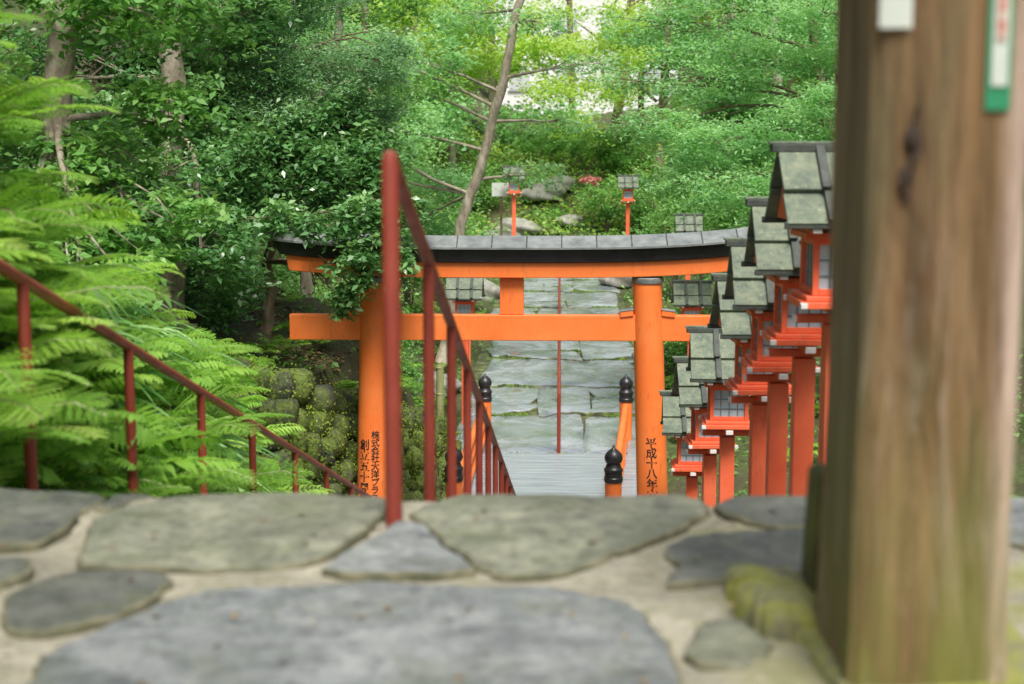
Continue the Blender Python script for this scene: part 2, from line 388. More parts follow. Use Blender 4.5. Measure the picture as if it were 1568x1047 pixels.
plat=empty('stone_platform')
mb=MB()
xs=np.linspace(-2.1,3.1,131); ys=np.concatenate([np.linspace(-3,1.6,40),np.linspace(1.65,3.17,60)])
vv=[];ff=[]
for y in ys:
    for x in xs:
        vv.append((x,y,.005*math.sin(x*9+y*5)+.004*math.sin(x*21-y*17)-.001))
w=len(xs)
for j in range(len(ys)-1):
    for i in range(w-1): ff.append((j*w+i,j*w+i+1,(j+1)*w+i+1,(j+1)*w+i))
mb.add(vv,ff,M['mortar'])
mb.obj('mortar_bed',plat,smooth=True)
mb=MB(); mb.box((.5,.07,-.25),(5.2,6.2,.46),M['st_step']); mb.obj('platform_base',plat)
S=[
 ('st_olive',[(-.945,2.72),(-1.01,2.98),(-.92,3.14),(-.70,3.21),(-.41,3.2),(-.375,3.1),(-.40,2.94),(-.44,2.72),(-.50,2.62),(-.76,2.605),(-.91,2.62)]),
 ('st_blue',[(-.45,2.61),(-.38,2.85),(-.345,3.0),(-.285,2.955),(-.235,2.80),(-.160,2.63),(-.21,2.585),(-.36,2.580)]),
 ('st_olive',[(-.325,3.06),(-.23,3.2),(.04,3.22),(.28,3.22),(.335,3.15),(.32,3.05),(.155,2.78),(.02,2.60),(-.11,2.595),(-.172,2.68),(-.26,2.88)]),
 ('st_dark',[(.35,3.09),(.39,3.2),(.57,3.22),(.80,3.2),(.82,3.0),(.53,2.94),(.42,2.98)]),
 ('st_dark',[(.205,2.75),(.27,2.88),(.40,2.93),(.60,2.92),(.60,2.66),(.46,2.64),(.36,2.58),(.20,2.53),(.235,2.66)]),
 ('st_dark',[(-1.55,3.2),(-1.07,3.2),(-1.05,3.02),(-1.05,2.78),(-1.25,2.71),(-1.55,2.73)]),
 ('st_dark',[(-1.035,3.19),(-.95,3.2),(-.945,3.17),(-1.0,3.06),(-1.03,3.06)]),
 ('st_dark',[(-.96,2.34),(-.985,2.464),(-.925,2.57),(-.74,2.585),(-.715,2.464),(-.75,2.31),(-.853,2.23),(-.92,2.26)]),
 ('st_dark',[(-1.15,2.64),(-1.03,2.66),(-1.0,2.58),(-1.03,2.5),(-1.15,2.48)]),
 ('st_blue',[(-.81,2.10),(-.80,2.18),(-.725,2.32),(-.645,2.47),(-.425,2.52),(-.2,2.515),(.004,2.51),(.12,2.44),(.175,2.27),(.19,2.06),(.17,1.8),(-.1,1.68),(-.5,1.7),(-.75,1.82)]),
 ('st_olive',[(.20,2.17),(.242,2.33),(.30,2.345),(.345,2.2),(.28,2.11)]),
 ('st_olive',[(-1.6,2.4),(-1.1,2.42),(-1.0,2.2),(-.9,2.1),(-.9,1.8),(-1.3,1.7),(-1.6,1.8)]),
 ('st_blue',[(.9,3.2),(1.5,3.2),(1.45,2.8),(1.1,2.7),(.88,2.9)]),
 ('st_olive',[(1.6,3.2),(2.3,3.2),(2.3,2.8),(1.9,2.6),(1.55,2.8)]),
 ('st_blue',[(.95,2.6),(1.5,2.65),(1.6,2.2),(1.2,2.0),(.9,2.2)]),
]
mb=MB()
for mt,p in S: slab(mb,p,0,.015,M[mt],jit=.0045,inset=.016,edge=M['st_edge'])
for gxx in np.arange(-1.7,2.9,.8):
    for gyy in np.arange(-2.6,1.3,.75):
        a=[(gxx+.34*math.cos(t)*random.uniform(.85,1.1),gyy+.32*math.sin(t)*random.uniform(.85,1.1)) for t in np.linspace(0,2*math.pi,9)[:-1]]
        slab(mb,a,0,.016,M[random.choice(['st_blue','st_olive','st_dark'])],edge=M['st_edge'],inset=.016)
mb.obj('flagstones',plat,smooth=True,auto=50)

# stairway
mb=MB(); nst=24; tr=(13.9-3.2)/nst; rs=3.58/nst
for i in range(nst):
    y0=3.2+i*tr; zt=-(i+1)*rs
    xx=-1.8
    while xx<1.0:
        wd=random.uniform(.5,.9); x1=min(1.0,xx+wd)
        if 1.0-x1<.2: x1=1.0
        mb.box(((xx+x1)/2,y0+tr/2+.01,zt-.15),(x1-xx-.008,tr+.02,.3),M['st_step'])
        xx=x1+.001
mb.obj('stone_stairway',None,bevel=.012)

# ------------------------------------------------------------ handrails
def handrail(name, x, y0, y1, zt, posts, r=.0175, foot=.85):
    e=empty(name); mb=MB()
    pts=[(x,yy,zt(yy)) for yy in np.linspace(y0,y1,24)]
    mb.tube(pts,r,M['red'],14)
    mb.obj('top_rail',e,smooth=True,auto=60)
    mb=MB()
    for yy in posts:
        mb.tube([(x,yy,zt(yy)-foot),(x,yy,zt(yy)-.005)],r*.98,M['red'],14)
    mb.obj('posts',e,smooth=True,auto=60)
    return e
rt=lambda y:1.791-.335*y
e=handrail('handrail',-.357,3.0,13.6,rt,[3.85,4.65,5.45,6.25,7.05,7.85,8.65,9.45,10.25,11.05,11.85,12.65,13.5],.0165,.95)
mb=MB(); mb.tube([(-.357,3.0,-.01),(-.357,3.0,.775),(-.357,3.0,.795)],[.0185,.0185,.012],M['red'],16)
mb.obj('end_post',e,smooth=True,auto=50)
handrail('handrail.001',-1.56,3.3,13.6,rt,[4.07,5.05,6.06,7.06,8.2,9.3,10.4,11.5,12.6,13.5],.0185,.98)
pz=lambda y: float(np.interp(y,[20,42],[-3.55,-2.6]))+.84
handrail('handrail.002',0.0,20.2,40.5,pz,[20.2,23.5,27,30.5,34,37.5,40.5],.028,.86)

# ------------------------------------------------------------ torii
T=empty('torii_gate'); TY=14.0
def pillar(cx0,splay,name):
    mb=MB(); n=48; vs=[];fs=[]
    zs=np.linspace(-3.75,-.46,14)
    for z in zs:
        cx=cx0+splay*(-.6-z); r=.142+.022*(-.46-z)/3.3
        for k in range(n):
            t=2*math.pi*k/n; vs.append((cx+r*math.cos(t),TY+r*math.sin(t),z))
    for i in range(13):
        for k in range(n): fs.append((i*n+k,i*n+(k+1)%n,(i+1)*n+(k+1)%n,(i+1)*n+k))
    mb.add(vs,fs,M['verm'])
    mb.lathe((cx0,TY,-.49),[(.152,0),(.158,.02),(.158,.05),(.15,.058)],M['copper'],40)
    mb.lathe((cx0+splay*3,TY,-3.75),[(.26,0),(.26,.12),(.22,.2),(.19,.22)],M['st_step'],32)
    mb.obj(name,T,smooth=True,auto=40)
PL=(-1.835,-.022); PR=(.868,.036)
pillar(*PL,'left_pillar'); pillar(*PR,'right_pillar')
def sweep(prof, x0, x1, mat, mb, rise=.085, n=40, slant=0.0, cx=-.5):
    vs=[];fs=[];m=len(prof)
    for i in range(n+1):
        t=i/n
        for (py,pzz,ex) in prof:
            xa=x0-ex*slant; xb=x1+ex*slant; x=xa+(xb-xa)*t
            q=abs((x-cx)/2.3); vs.append((x,TY+py,pzz+rise*q**3.2))
    for i in range(n):
        for k in range(m): fs.append((i*m+k,(i+1)*m+k,(i+1)*m+(k+1)%m,i*m+(k+1)%m))
    fs.append(tuple(range(m))); fs.append(tuple(n*m+k for k in reversed(range(m))))
    mb.add(vs,fs,mat)
mb=MB()
sweep([(-.13,-.434,0),(.13,-.434,0),(.13,-.283,1),(-.13,-.283,1)],-2.66,1.66,M['verm'],mb,slant=.03)
mb.obj('shimaki_beam',T,bevel=.006)
mb=MB()
sweep([(-.165,-.280,0),(.165,-.280,0),(.19,-.155,1),(-.19,-.155,1)],-2.74,1.74,M['black'],mb,slant=.07)
mb.obj('kasagi_beam',T,bevel=.006)
mb=MB()
sweep([(-.235,-.152,0),(.235,-.152,0),(.235,-.128,.2),(.03,-.03,1),(-.03,-.03,1),(-.235,-.128,.2)],-2.84,1.84,M['copper'],mb,slant=.05)
for x in np.arange(-2.7,1.8,.34):
    q=abs((x+.5)/2.3); zz=.085*q**3.2
    R=Matrix.Rotation(math.atan2(.098,.205),3,'X')
    mb.box((x,TY-.133,-.076+zz),(.012,.23,.010),M['lroofd'],R)
mb.obj('kasagi_roof',T,bevel=.003)
mb=MB()
mb.box((-.56,TY,-.936),(4.24,.12,.255),M['verm']); mb.obj('nuki_beam',T,bevel=.008)
mb=MB()
mb.box((-.47,TY,-.62),(.235,.10,.372),M['verm']); mb.obj('gakuzuka_strut',T,bevel=.006)
mb=MB()
for cx in (PL[0],PR[0]):
    for s in (-1,1):
        R=Matrix.Rotation(s*.12,3,'Y')
        mb.box((cx+s*.205,TY,-.79),(.13,.15,.055),M['verm'],R)
        mb.box((cx+s*.205,TY,-.757),(.14,.16,.012),M['copper'],R)
mb.obj('wedges',T,bevel=.003)
def inscribe(chars, pil, ang0, ztop, size, step, name):
    mb=MB()
    for i,ch in enumerate(chars):
        cu=bpy.data.curves.new('t','FONT'); cu.body=ch; cu.size=1; cu.align_x='CENTER'; cu.resolution_u=3; cu.offset=.014
        o=bpy.data.objects.new('t',cu); COL.objects.link(o); bpy.context.view_layer.update()
        dg=bpy.context.evaluated_depsgraph_get(); me=bpy.data.meshes.new_from_object(o.evaluated_get(dg))
        vs=[];z0=ztop-step*i
        for v in me.vertices:
            z=z0+(v.co.y-.4)*size; cx=pil[0]+pil[1]*(-.6-z); r=.142+.022*(-.46-z)/3.3+.0035
            a=ang0+(v.co.x*size)/r; vs.append((cx+r*math.sin(a),TY-r*math.cos(a),z))
        fs=[tuple(p.vertices) for p in me.polygons]
        if vs: mb.add(vs,fs,M['ink'])
        bpy.data.objects.remove(o); bpy.data.meshes.remove(me)
    mb.obj(name,T)
try:
    inscribe('平成十八年六月吉日',PR,-.05,-2.06,.112,.104,'inscription_right')
    inscribe('創立五十周年記念',PL,-.45,-2.10,.115,.11,'inscription_left')
    inscribe('株式会社大洋プラスチック',PL,.28,-2.00,.088,.080,'inscription_left_small')
except Exception as ex: print('TEXT',ex)

# ------------------------------------------------------------ lanterns
def lantern(x,y,ztop,post_h,scale=1.0,name='shrine_lantern'):
    e=empty(name); s=scale
    yaw=Matrix.Rotation(random.uniform(-.05,.05),3,'Z')
    def P(a,b,c): return (x+a*s,y+b*s,ztop+c*s)
    mb=MB()
    mb.box(P(0,0,-.80-post_h/2/s),(.105*s,.105*s,post_h),M['verm2']); mb.obj('post',e,bevel=.006)
    mb=MB()
    for (dx,dy) in ((1,0),(0,1)):
        mb.box(P(0,0,-.775 if dx else -.738),((.36 if dx else .06)*s,(.36 if dy else .06)*s,.036*s),M['verm2'])
        for sg in (-1,1):
            mb.box(P(dx*sg*.186,dy*sg*.186,-.775 if dx else -.738),((.014 if dx else .05)*s,(.014 if dy else .05)*s,.032*s),M['white'])
    mb.box(P(0,0,-.70),(.38*s,.38*s,.03*s),M['verm2'])
    mb.box(P(0,0,-.672),(.34*s,.34*s,.022*s),M['verm2'])
    for a in (-1,1):
        for b in (-1,1):
            mb.box(P(a*.125,b*.125,-.535),(.028*s,.028*s,.25*s),M['verm2'])
            mb.box(P(a*.185,b*.185,-.70),(.03*s,.03*s,.026*s),M['white'])
    for a in (-1,1):
        mb.box(P(0,a*.125,-.645),(.22*s,.024*s,.028*s),M['verm2']); mb.box(P(a*.125,0,-.645),(.024*s,.22*s,.028*s),M['verm2'])
        mb.box(P(0,a*.125,-.424),(.22*s,.024*s,.026*s),M['verm2']); mb.box(P(a*.125,0,-.424),(.024*s,.22*s,.026*s),M['verm2'])
    mb.box(P(0,0,-.395),(.36*s,.36*s,.028*s),M['verm2'])
    for a in (-1,1):
        mb.box(P(a*.15,0,-.365),(.045*s,.5*s,.034*s),M['verm2'])
        for b in (-1,1): mb.box(P(a*.15,b*.257,-.365),(.04*s,.012*s,.03*s),M['white'])
    mb.obj('lantern_frame',e,bevel=.003)
    mb=MB()
    mb.box(P(0,0,-.535),(.232*s,.232*s,.2*s),M['pane'])
    for a in (-1,1):
        for t in (-.06,0,.06):
            mb.box(P(t,a*.119,-.535),(.007*s,.006*s,.2*s),M['lattice']); mb.box(P(a*.119,t,-.535),(.006*s,.007*s,.2*s),M['lattice'])
        for t in (-.04,.03):
            mb.box(P(0,a*.120,-.535+t),(.22*s,.005*s,.007*s),M['lattice']); mb.box(P(a*.120,0,-.535+t),(.005*s,.22*s,.007*s),M['lattice'])
    mb.obj('window_panes',e)
    mb=MB(); ang=math.radians(47)
    for sg in (-1,1):
        R=Matrix.Rotation(-sg*ang,3,'X')
        for q in (-1,0,1):
            k=.19*q+random.uniform(-.004,.004)
            mb.box(P(k,sg*.092,-.115+random.uniform(-.003,.003)),(.186*s,.24*s,.022*s),M['lroof'],R)
            mb.box(P(k,sg*.208,-.27+random.uniform(-.004,.004)),(.186*s,.19*s,.022*s),M['lroof'],R)
        for t in (-.10,.12):
            mb.box(P(t,sg*.106,-.10),(.04*s,.25*s,.03*s),M['lroofd'],R)
            mb.box(P(t+.01,sg*.222,-.254),(.04*s,.2*s,.028*s),M['lroofd'],R)
        mb.box(P(0,sg*.265,-.345),(.59*s,.02*s,.03*s),M['lroofd'])
    mb.box(P(0,0,-.018),(.62*s,.075*s,.034*s),M['lroofd']); mb.box(P(0,0,.006),(.64*s,.05*s,.014*s),M['lroof'])
    mb.obj('roof',e,bevel=.004)
    mb=MB()
    for a in (-.24,.24):
        vs=[P(a,-.19,-.33),P(a,.19,-.33),P(a,0,-.08),P(a+.012,-.19,-.33),P(a+.012,.19,-.33),P(a+.012,0,-.08)]
        mb.add(vs,[(0,1,2),(5,4,3),(0,3,4,1),(1,4,5,2),(2,5,3,0)],M['verm2'])
    mb.obj('gable_boards',e)
    for ch in e.children:
        for v in ch.data.vertices:
            w_=yaw@Vector((v.co.x-x,v.co.y-y,0)); v.co.x=x+w_.x; v.co.y=y+w_.y
for yy in (4.7,6.4,7.2,7.95,8.75,10.3,11.5,13.1):
    lantern(1.24+random.uniform(-.012,.012),yy,2.97-.335*yy+random.uniform(-.012,.012),1.25)
lantern(-1.47,22,-1.12,1.9); lantern(2.0,21.5,-1.15,1.9); lantern(-1.75,27,-1.0,1.7); lantern(2.7,30,-.52,2.0)
lantern(1.9,40,.12,2.2,1.0); lantern(-1.35,42,.35,2.3,1.1)

# ------------------------------------------------------------ bridge
B=empty('bridge')
def bpost(x,y,zb,zt):
    mb=MB(); h=zt-zb
    mb.lathe((x,y,zb),[(.095,0),(.095,h-.42)],M['verm'],24); mb.obj('railing_post',B,smooth=True,auto=40)
    mb=MB()
    mb.lathe((x,y,zt-.42),[(.104,0),(.108,.02),(.108,.05),(.100,.06),(.100,.12),(.108,.125),(.108,.15),(.095,.16),(.082,.19),(.075,.215),(.088,.225),(.100,.25),(.104,.28),(.098,.31),(.078,.34),(.045,.37),(.018,.39),(.008,.42)],M['black'],28)
    mb.obj('giboshi_cap',B,smooth=True,auto=35)
bp=[((.62,15.8),(1.0,21.0)),((-1.19,15.8),(-1.11,21.0))]
for a,b in bp:
    for (x,y) in (a,b): bpost(x,y,-3.7,-2.5)
    mb=MB()
    for zz,r in ((-2.98,.05),(-3.2,.04),(-3.42,.045)):
        mb.tube([(a[0],a[1],zz),((a[0]+b[0])/2,(a[1]+b[1])/2,zz+.02),(b[0],b[1],zz)],r,M['verm'],12)
    for t in (.33,.66):
        x=a[0]+(b[0]-a[0])*t; y=a[1]+(b[1]-a[1])*t; mb.box((x,y,-3.28),(.09,.09,.56),M['verm'])
    mb.obj('railing',B,smooth=True,auto=40)
mb=MB()
for i in range(30):
    y=14.75+i*.18
    mb.box((-.08+random.uniform(-.01,.01),y,-3.53+random.uniform(-.006,.006)),(2.6,.162,.05),M['plank'])
mb.obj('deck_planks',B,bevel=.008)
mb=MB()
for x in (-1.35,1.2): mb.box((x,17.4,-3.62),(.14,5.6,.2),M['verm'])
mb.obj('deck_beams',B,bevel=.008)
mb=MB(); mb.box((-.3,14.3,-3.66),(3.2,.9,.14),M['st_step']); mb.obj('stone_landing',None,bevel=.01)

# ------------------------------------------------------------ path
Pth=empty('stone_path'); mb=MB()
vs=[];fs=[]
yy=np.linspace(20.1,42,60)
for y in yy:
    z=np.interp(y,[20,42],[-3.57,-2.62])
    vs+= [(-1.6,y,z-.022),(1.6,y,z-.022)]
for i in range(59): fs.append((2*i,2*i+1,2*i+3,2*i+2))
mb.add(vs,fs,M['path_edge']); mb.obj('joint_bed',Pth)
mb=MB(); mbg=[]
y=20.15
while y<41.6:
    dy=random.uniform(1.6,2.8); ym=y+dy/2; z=float(np.interp(ym,[20,42],[-3.57,-2.62]))+.02
    cuts=[-1.5+random.uniform(-.12,.12)]
    while cuts[-1]<.6: cuts.append(cuts[-1]+random.uniform(.7,2.2))
    cuts[-1]=1.5+random.uniform(-.12,.12)
    for a,b in zip(cuts[:-1],cuts[1:]):
        sub=[(y,y+dy)]
        if random.random()<.5: k=dy*random.uniform(.3,.7); sub=[(y,y+k),(y+k,y+dy)]
        for (s0,s1) in sub:
            g=.008; J=lambda k: random.uniform(-k,k); sk=J(.55); sk2=sk*.8+J(.1); la=J(.10); lb=J(.10)
            nn=max(3,int((b-a)/.25)); fr=[(a+la+g+(b-a-2*g+lb-la)*i/nn,s0+.02+J(.12)+sk*(i/nn-.5)) for i in range(nn+1)]
            bk=[(b-lb+g*0-g-(b-a-2*g-lb+la)*i/nn-.0,s1-.02+J(.07)+sk2*(.5-i/nn)) for i in range(nn+1)]
            slab(mb,fr+bk,z-.05,.05+random.uniform(-.010,.010),M['slab'],jit=.014,per=3,inset=.03,edge=M['path_edge'],slope=.032,yref=ym)
            mbg.append((a,b,s0,z+.032*(s0-ym)))
    y+=dy
mb.obj('slabs',Pth,smooth=True,auto=50)
n=10000; k=rng.integers(0,len(mbg),n); g=np.array(mbg)[k]
P=np.stack([g[:,0]+(g[:,1]-g[:,0])*rng.uniform(0,1,n),g[:,2]-.03+rng.normal(0,.06,n),g[:,3]-.03+rng.uniform(0,.03,n)],1)
keep=(np.sin(P[:,0]*3.3+P[:,1]*2.7)+.5*np.sin(P[:,0]*7)>.2); P=P[keep]; n=len(P)
D,N=orient(n,.8,-.8); leaf_object('crack_moss',P,D,N,rng.uniform(.02,.06,n),.02,rng.uniform(.1,.9,n),M['lf_low'],Pth)

# ------------------------------------------------------------ gate post
G=empty('wooden_gate_post')
x0,x1,y0,y1=.428,.648,2.0,2.28
mb=MB(); ch=.014; pr=[(x0+ch,y0)]+[(x0+ch+(x1-x0-2*ch)*i/8,y0) for i in range(1,8)]+[(x1-ch,y0),(x1,y0+ch),(x1,y1-ch),(x1-ch,y1),(x0+ch,y1),(x0,y1-ch),(x0,y0+ch)]
zs=np.linspace(.02,3.2,90); vs=[];fs=[]; npf=len(pr)
for z in zs:
    for i,(a,b) in enumerate(pr):
        w_=.003*math.sin(z*6+(a+b)*9)+.002*math.sin(z*15+a*30)
        fl=.010*math.exp(-z*9); vs.append((a+w_*.7+(fl if a>.55 else -fl),b+w_-(fl if b<2.2 else -fl),z))
for j in range(len(zs)-1):
    for i in range(npf): fs.append((j*npf+i,j*npf+(i+1)%npf,(j+1)*npf+(i+1)%npf,(j+1)*npf+i))
fs.append(tuple((len(zs)-1)*npf+i for i in range(npf)))
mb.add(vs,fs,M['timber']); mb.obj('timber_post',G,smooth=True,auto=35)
mb=MB(); mb.box((.452,2.42,.13),(.045,.13,.26),M['dark_wood'],taper=.7); mb.obj('old_stub',G,bevel=.014)
mb=MB()
slab(mb,[(.375,2.50),(.37,2.36),(.395,2.2),(.41,1.99),(.43,1.9),(.7,1.9),(.74,2.02),(.76,2.5),(.6,2.6)],0.0,.03,M['moss'],jit=.005,edge=M['moss'])
slab(mb,[(.315,2.54),(.30,2.42),(.33,2.30),(.38,2.24),(.43,2.28),(.45,2.45),(.43,2.56)],0.01,.045,M['moss'],jit=.006,edge=M['moss'],inset=.03)
mb.obj('mossy_foundation_stone',G,smooth=True,auto=80)
import bmesh
ico=bmesh.new(); bmesh.ops.create_icosphere(ico,subdivisions=2,radius=1); IV=[v.co.copy() for v in ico.verts]; IF=[tuple(v.index for v in f.verts) for f in ico.faces]; ico.free()
def rock(mb,c,sz,mat,rot=.3,pw=.55):
    ph=[random.uniform(0,6) for _ in range(3)]; R=Matrix.Rotation(random.uniform(-rot,rot),3,'X')
    vs=[]
    for v in IV:
        q=Vector([math.copysign(abs(a)**pw,a) for a in v])*(.80+.10*math.sin(v.x*3+ph[0])*math.cos(v.y*3+ph[1])+.05*math.sin(v.z*6+ph[2]))
        q=R@Vector((q.x*sz[0],q.y*sz[1],q.z*sz[2])); vs.append(q+Vector(c))
    mb.add(vs,IF,mat)
mb=MB()
rock(mb,(.486,y0,.818),(.014,.009,.022),M['iron'],.05,.9); rock(mb,(.479,y0,.766),(.014,.008,.015),M['iron'],.05,.9)
mb.tube([(.490,y0-.004,.860),(.488,y0-.006,.835),(.494,y0-.006,.805),(.486,y0-.006,.785),(.472,y0-.006,.762),(.478,y0-.005,.742),(.485,y0-.003,.732)],[.002,.004,.006,.004,.005,.005,.002],M['iron'],8)
mb.obj('iron_staple',G,smooth=True)
mb=MB(); mb.box((.456,y0-.0055,1.01),(.045,.003,.09),M['card']); mb.obj('paper_notice',G,bevel=.001)
mb=MB(); mb.box((.598,y0-.0055,.965),(.034,.003,.22),M['green_card']); mb.box((.598,y0-.0085,.965),(.022,.003,.155),M['card']); mb.box((.598,y0-.0115,.985),(.013,.003,.07),M['seal']); mb.obj('green_talisman_card',G)

# ------------------------------------------------------------ mossy retaining wall
mb=MB(); WP=[]
for row in range(10):
    y=10.4+ (row%2)*.15
    while y<17.8:
        ln=random.uniform(.22,.6); top=-1.32-(y-13)*.27
        z=top-.14-row*.25
        if z>-4.4:
            x=wallx(y+ln/2)+row*.035-.05
            rock(mb,(x+random.uniform(-.05,.05),y+ln/2,z+random.uniform(-.04,.04)),(.24,ln*.62,.175),M['wallrock'])
            WP.append((x+.19,y+ln/2,z))
        y+=ln
for row in range(9):
    x=-4.2
    while x<-3.0:
        ln=random.uniform(.25,.45); rock(mb,(x+ln/2,10.4+random.uniform(-.04,.04),-.6-row*.25),(ln*.6,.22,.17),M['wallrock']); x+=ln
W_=empty('mossy_stone_wall'); mb.obj('stones',W_,smooth=True)
WP=np.array(WP); nm=15000; k=rng.integers(0,len(WP),nm)
P=WP[k]+rng.normal(0,1,(nm,3))*np.array([.03,.16,.08])+np.array([0,0,.06]); D,N=orient(nm,1.2,.8)
leaf_object('moss_cover',P,D,N,rng.uniform(.015,.035,nm),.02,.3+.3*np.sin(P[:,1]*3+P[:,2]*4)+rng.uniform(0,.4,nm),M['lf_moss'],W_)

# ------------------------------------------------------------ boulders, sign, bamboo, house
def boulder(x,y,z,r,name='boulder'):
    bm=bmesh.new(); bmesh.ops.create_icosphere(bm,subdivisions=4,radius=1)
    ph=[random.uniform(0,6) for _ in range(6)]
    for v in bm.verts:
        c=v.co; d=1+.16*math.sin(c.x*2.3+ph[0])*math.cos(c.y*2+ph[1])+.09*math.sin(c.z*5+ph[2]+c.x*3)+.05*math.sin(c.y*9+ph[3])*math.sin(c.x*8+ph[4])
        v.co=Vector((c.x*r[0],c.y*r[1],max(c.z,-.5)*r[2]))*d
    me=bpy.data.meshes.new(name); bm.to_mesh(me); bm.free(); me.materials.append(M['boulder'])
    me.polygons.foreach_set('use_smooth',[True]*len(me.polygons))
    o=bpy.data.objects.new(name,me); o.location=(x,y,z); COL.objects.link(o)
for b in [(-.55,46,-.6,(.7,.5,.35)),(-.1,46.5,-.3,(.5,.4,.3)),(-1.3,44,-1.6,(.7,.6,.35)),(.3,44.5,-1.4,(.4,.5,.25)),(-1.9,43,-1.9,(.7,.6,.35)),(1.6,38,-2.6,(.5,.4,.35)),(-2.0,36,-2.8,(.6,.5,.35)),(1.75,27,-3.15,(.35,.3,.25)),(-2.1,24.5,-3.3,(.4,.35,.25))]:
    boulder(*b)
mb=MB(); mb.box((-1.75,42.5,-.35),(.55,.05,.4),M['card']); mb.box((-1.75,42.53,-1.2),(.07,.06,1.8),M['bark_brown']); mb.obj('notice_board',None,bevel=.006)
mb=MB()
mb.tube([(-1.58,18.5,-3.6),(-1.57,18.5,-2.0)],.05,M['bamboo'],14)
for z in (-3.2,-2.8,-2.4,-2.05): mb.lathe((-1.575,18.5,z),[(.05,0),(.056,.01),(.056,.02),(.05,.03)],M['bamboo'],14)
mb.obj('bamboo_pole',None,smooth=True,auto=50)
H=empty('white_house')
mb=MB(); mb.box((1.5,96,7.5),(12,7,11),M['house']); mb.obj('walls',H)
mb=MB()
for x in (-2.6,.4,3.4,5.8):
    for z in (5.4,9.0): mb.box((x,92.47,z),(1.3,.08,1.4),M['glass']); mb.box((x,92.44,z-.78),(1.5,.14,.08),M['hroof'])
mb.obj('windows',H)
mb=MB(); mb.box((1.5,96,13.15),(13.4,8.2,.3),M['hroof']); mb.box((1.5,96,13.7),(9,5,.8),M['hroof'],taper=.4); mb.obj('roof',H)

# ------------------------------------------------------------ ferns and bank plants
FP=[];FD=[];FN=[];FL=[];FW=[];FV=[]
ST=MB()
def fern(x,y,z,sc,nf,bias,bi=False,K=20,spread=1.0):
    v0=rng.uniform(0,1)
    for _ in range(nf):
        az=bias+rng.normal(0,spread); L=sc*rng.uniform(.7,1.2); el=rng.uniform(.35,1.2)
        t=(np.arange(K)+1)/K
        hd=np.array([math.cos(az),math.sin(az),0])
        r=L*(np.sin(t*1.3)/math.sin(1.3))*math.cos(el*.6)
        h=L*math.sin(el)*(t-.75*t*t)
        C=np.stack([x+hd[0]*r,y+hd[1]*r,z+h],1)
        Tn=norm(np.gradient(C,axis=0)); side=np.array([-hd[1],hd[0],0.]); rl=rng.normal(0,.25)
        Nn=norm(np.cross(Tn,np.tile(side,(K,1)))); Nn*=np.sign(Nn[:,2:3]+1e-6)
        side=side*math.cos(rl)+np.array([0,0,1.])*math.sin(rl)
        t0=np.clip((t-.22)/.78,0,1)
        prof=(1-t0)**.7*np.clip(t0*9,0,1)*.30*L
        fv=.45*v0+.35*rng.uniform(0,1)
        if bi: ST.tube([(x,y,z)]+[tuple(c) for c in C[3::4]],.0024,M['bamboo'],4,False)
        k0=prof>.004
        for sg in (-1,1):
            D=norm(side*sg+Tn*.45-np.array([0,0,.12])+rng.normal(0,.05,(K,3)))
            if bi:
                Q=8
                for q in range(Q):
                    u=(q+.6)/Q; wl=prof*(.22*(1-u)**.6+.03)
                    for s2 in (-1,1):
                        S2=norm(np.cross(D,Nn))*s2
                        FP.append((C+D*(prof*u)[:,None])[k0]); FD.append((S2+D*.55)[k0]); FN.append(Nn[k0]); FL.append(wl[k0]+.002); FW.append((prof*.085+.001)[k0]); FV.append((fv+.12*u+rng.uniform(0,.15,K))[k0])
            else:
                FP.append(C[k0]);FD.append(D[k0]);FN.append((Nn+rng.normal(0,.15,(K,3)))[k0]);FL.append(prof[k0]+.006);FW.append(np.full(K,L*.045)[k0])
                FV.append((fv+rng.uniform(0,.2,K))[k0])
n=190; yy=rng.uniform(3.6,10.0,n); xx=-1.76-np.abs(rng.gamma(1.3,.36,n))-.14*ss(7.5,10,yy)
for x,y in zip(xx,yy):
    bi = rng.uniform()<.45 and x>-2.6
    fern(x,y,tz(x,y)+.04+rng.uniform(0,.18),rng.uniform(.28,.62)*(1.2 if bi else 1)*(1-.25*float(ss(7.5,10,y))),5 if bi else 7,-.6,bi,17 if bi else 18)
for x,y,h in [(-2.05,4.5,.35),(-2.15,4.9,.5),(-2.0,4.2,.1),(-2.3,5.3,.6),(-2.3,4.6,.55),(-2.5,5.9,.45),(-2.2,5.6,.3),(-2.45,5.0,.75)]:
    fern(x,y,tz(x,y)+h*.55,.72,8,-.5,True,20,.8)
for i in range(45):
    y=rng.uniform(10.6,17.2); x=wallx(y)-.25-abs(rng.normal(0,.5)); fern(x,y,tz(x,y)+.02,.36,7,-.4)
for i in range(80):
    s=rng.choice([-1,1]); x=s*rng.uniform(1.8,4.2);y=rng.uniform(19,34); fern(x,y,tz(x,y)+.04,.5,7,-1.2)
E=empty('fern_bed')
leaf_object('fronds',np.concatenate(FP),np.concatenate(FD),np.concatenate(FN),np.concatenate(FL),np.concatenate(FW),np.concatenate(FV),M['lf_fern'],E)
ST.obj('stalks',E)
vs=[];fs=[];va=[]
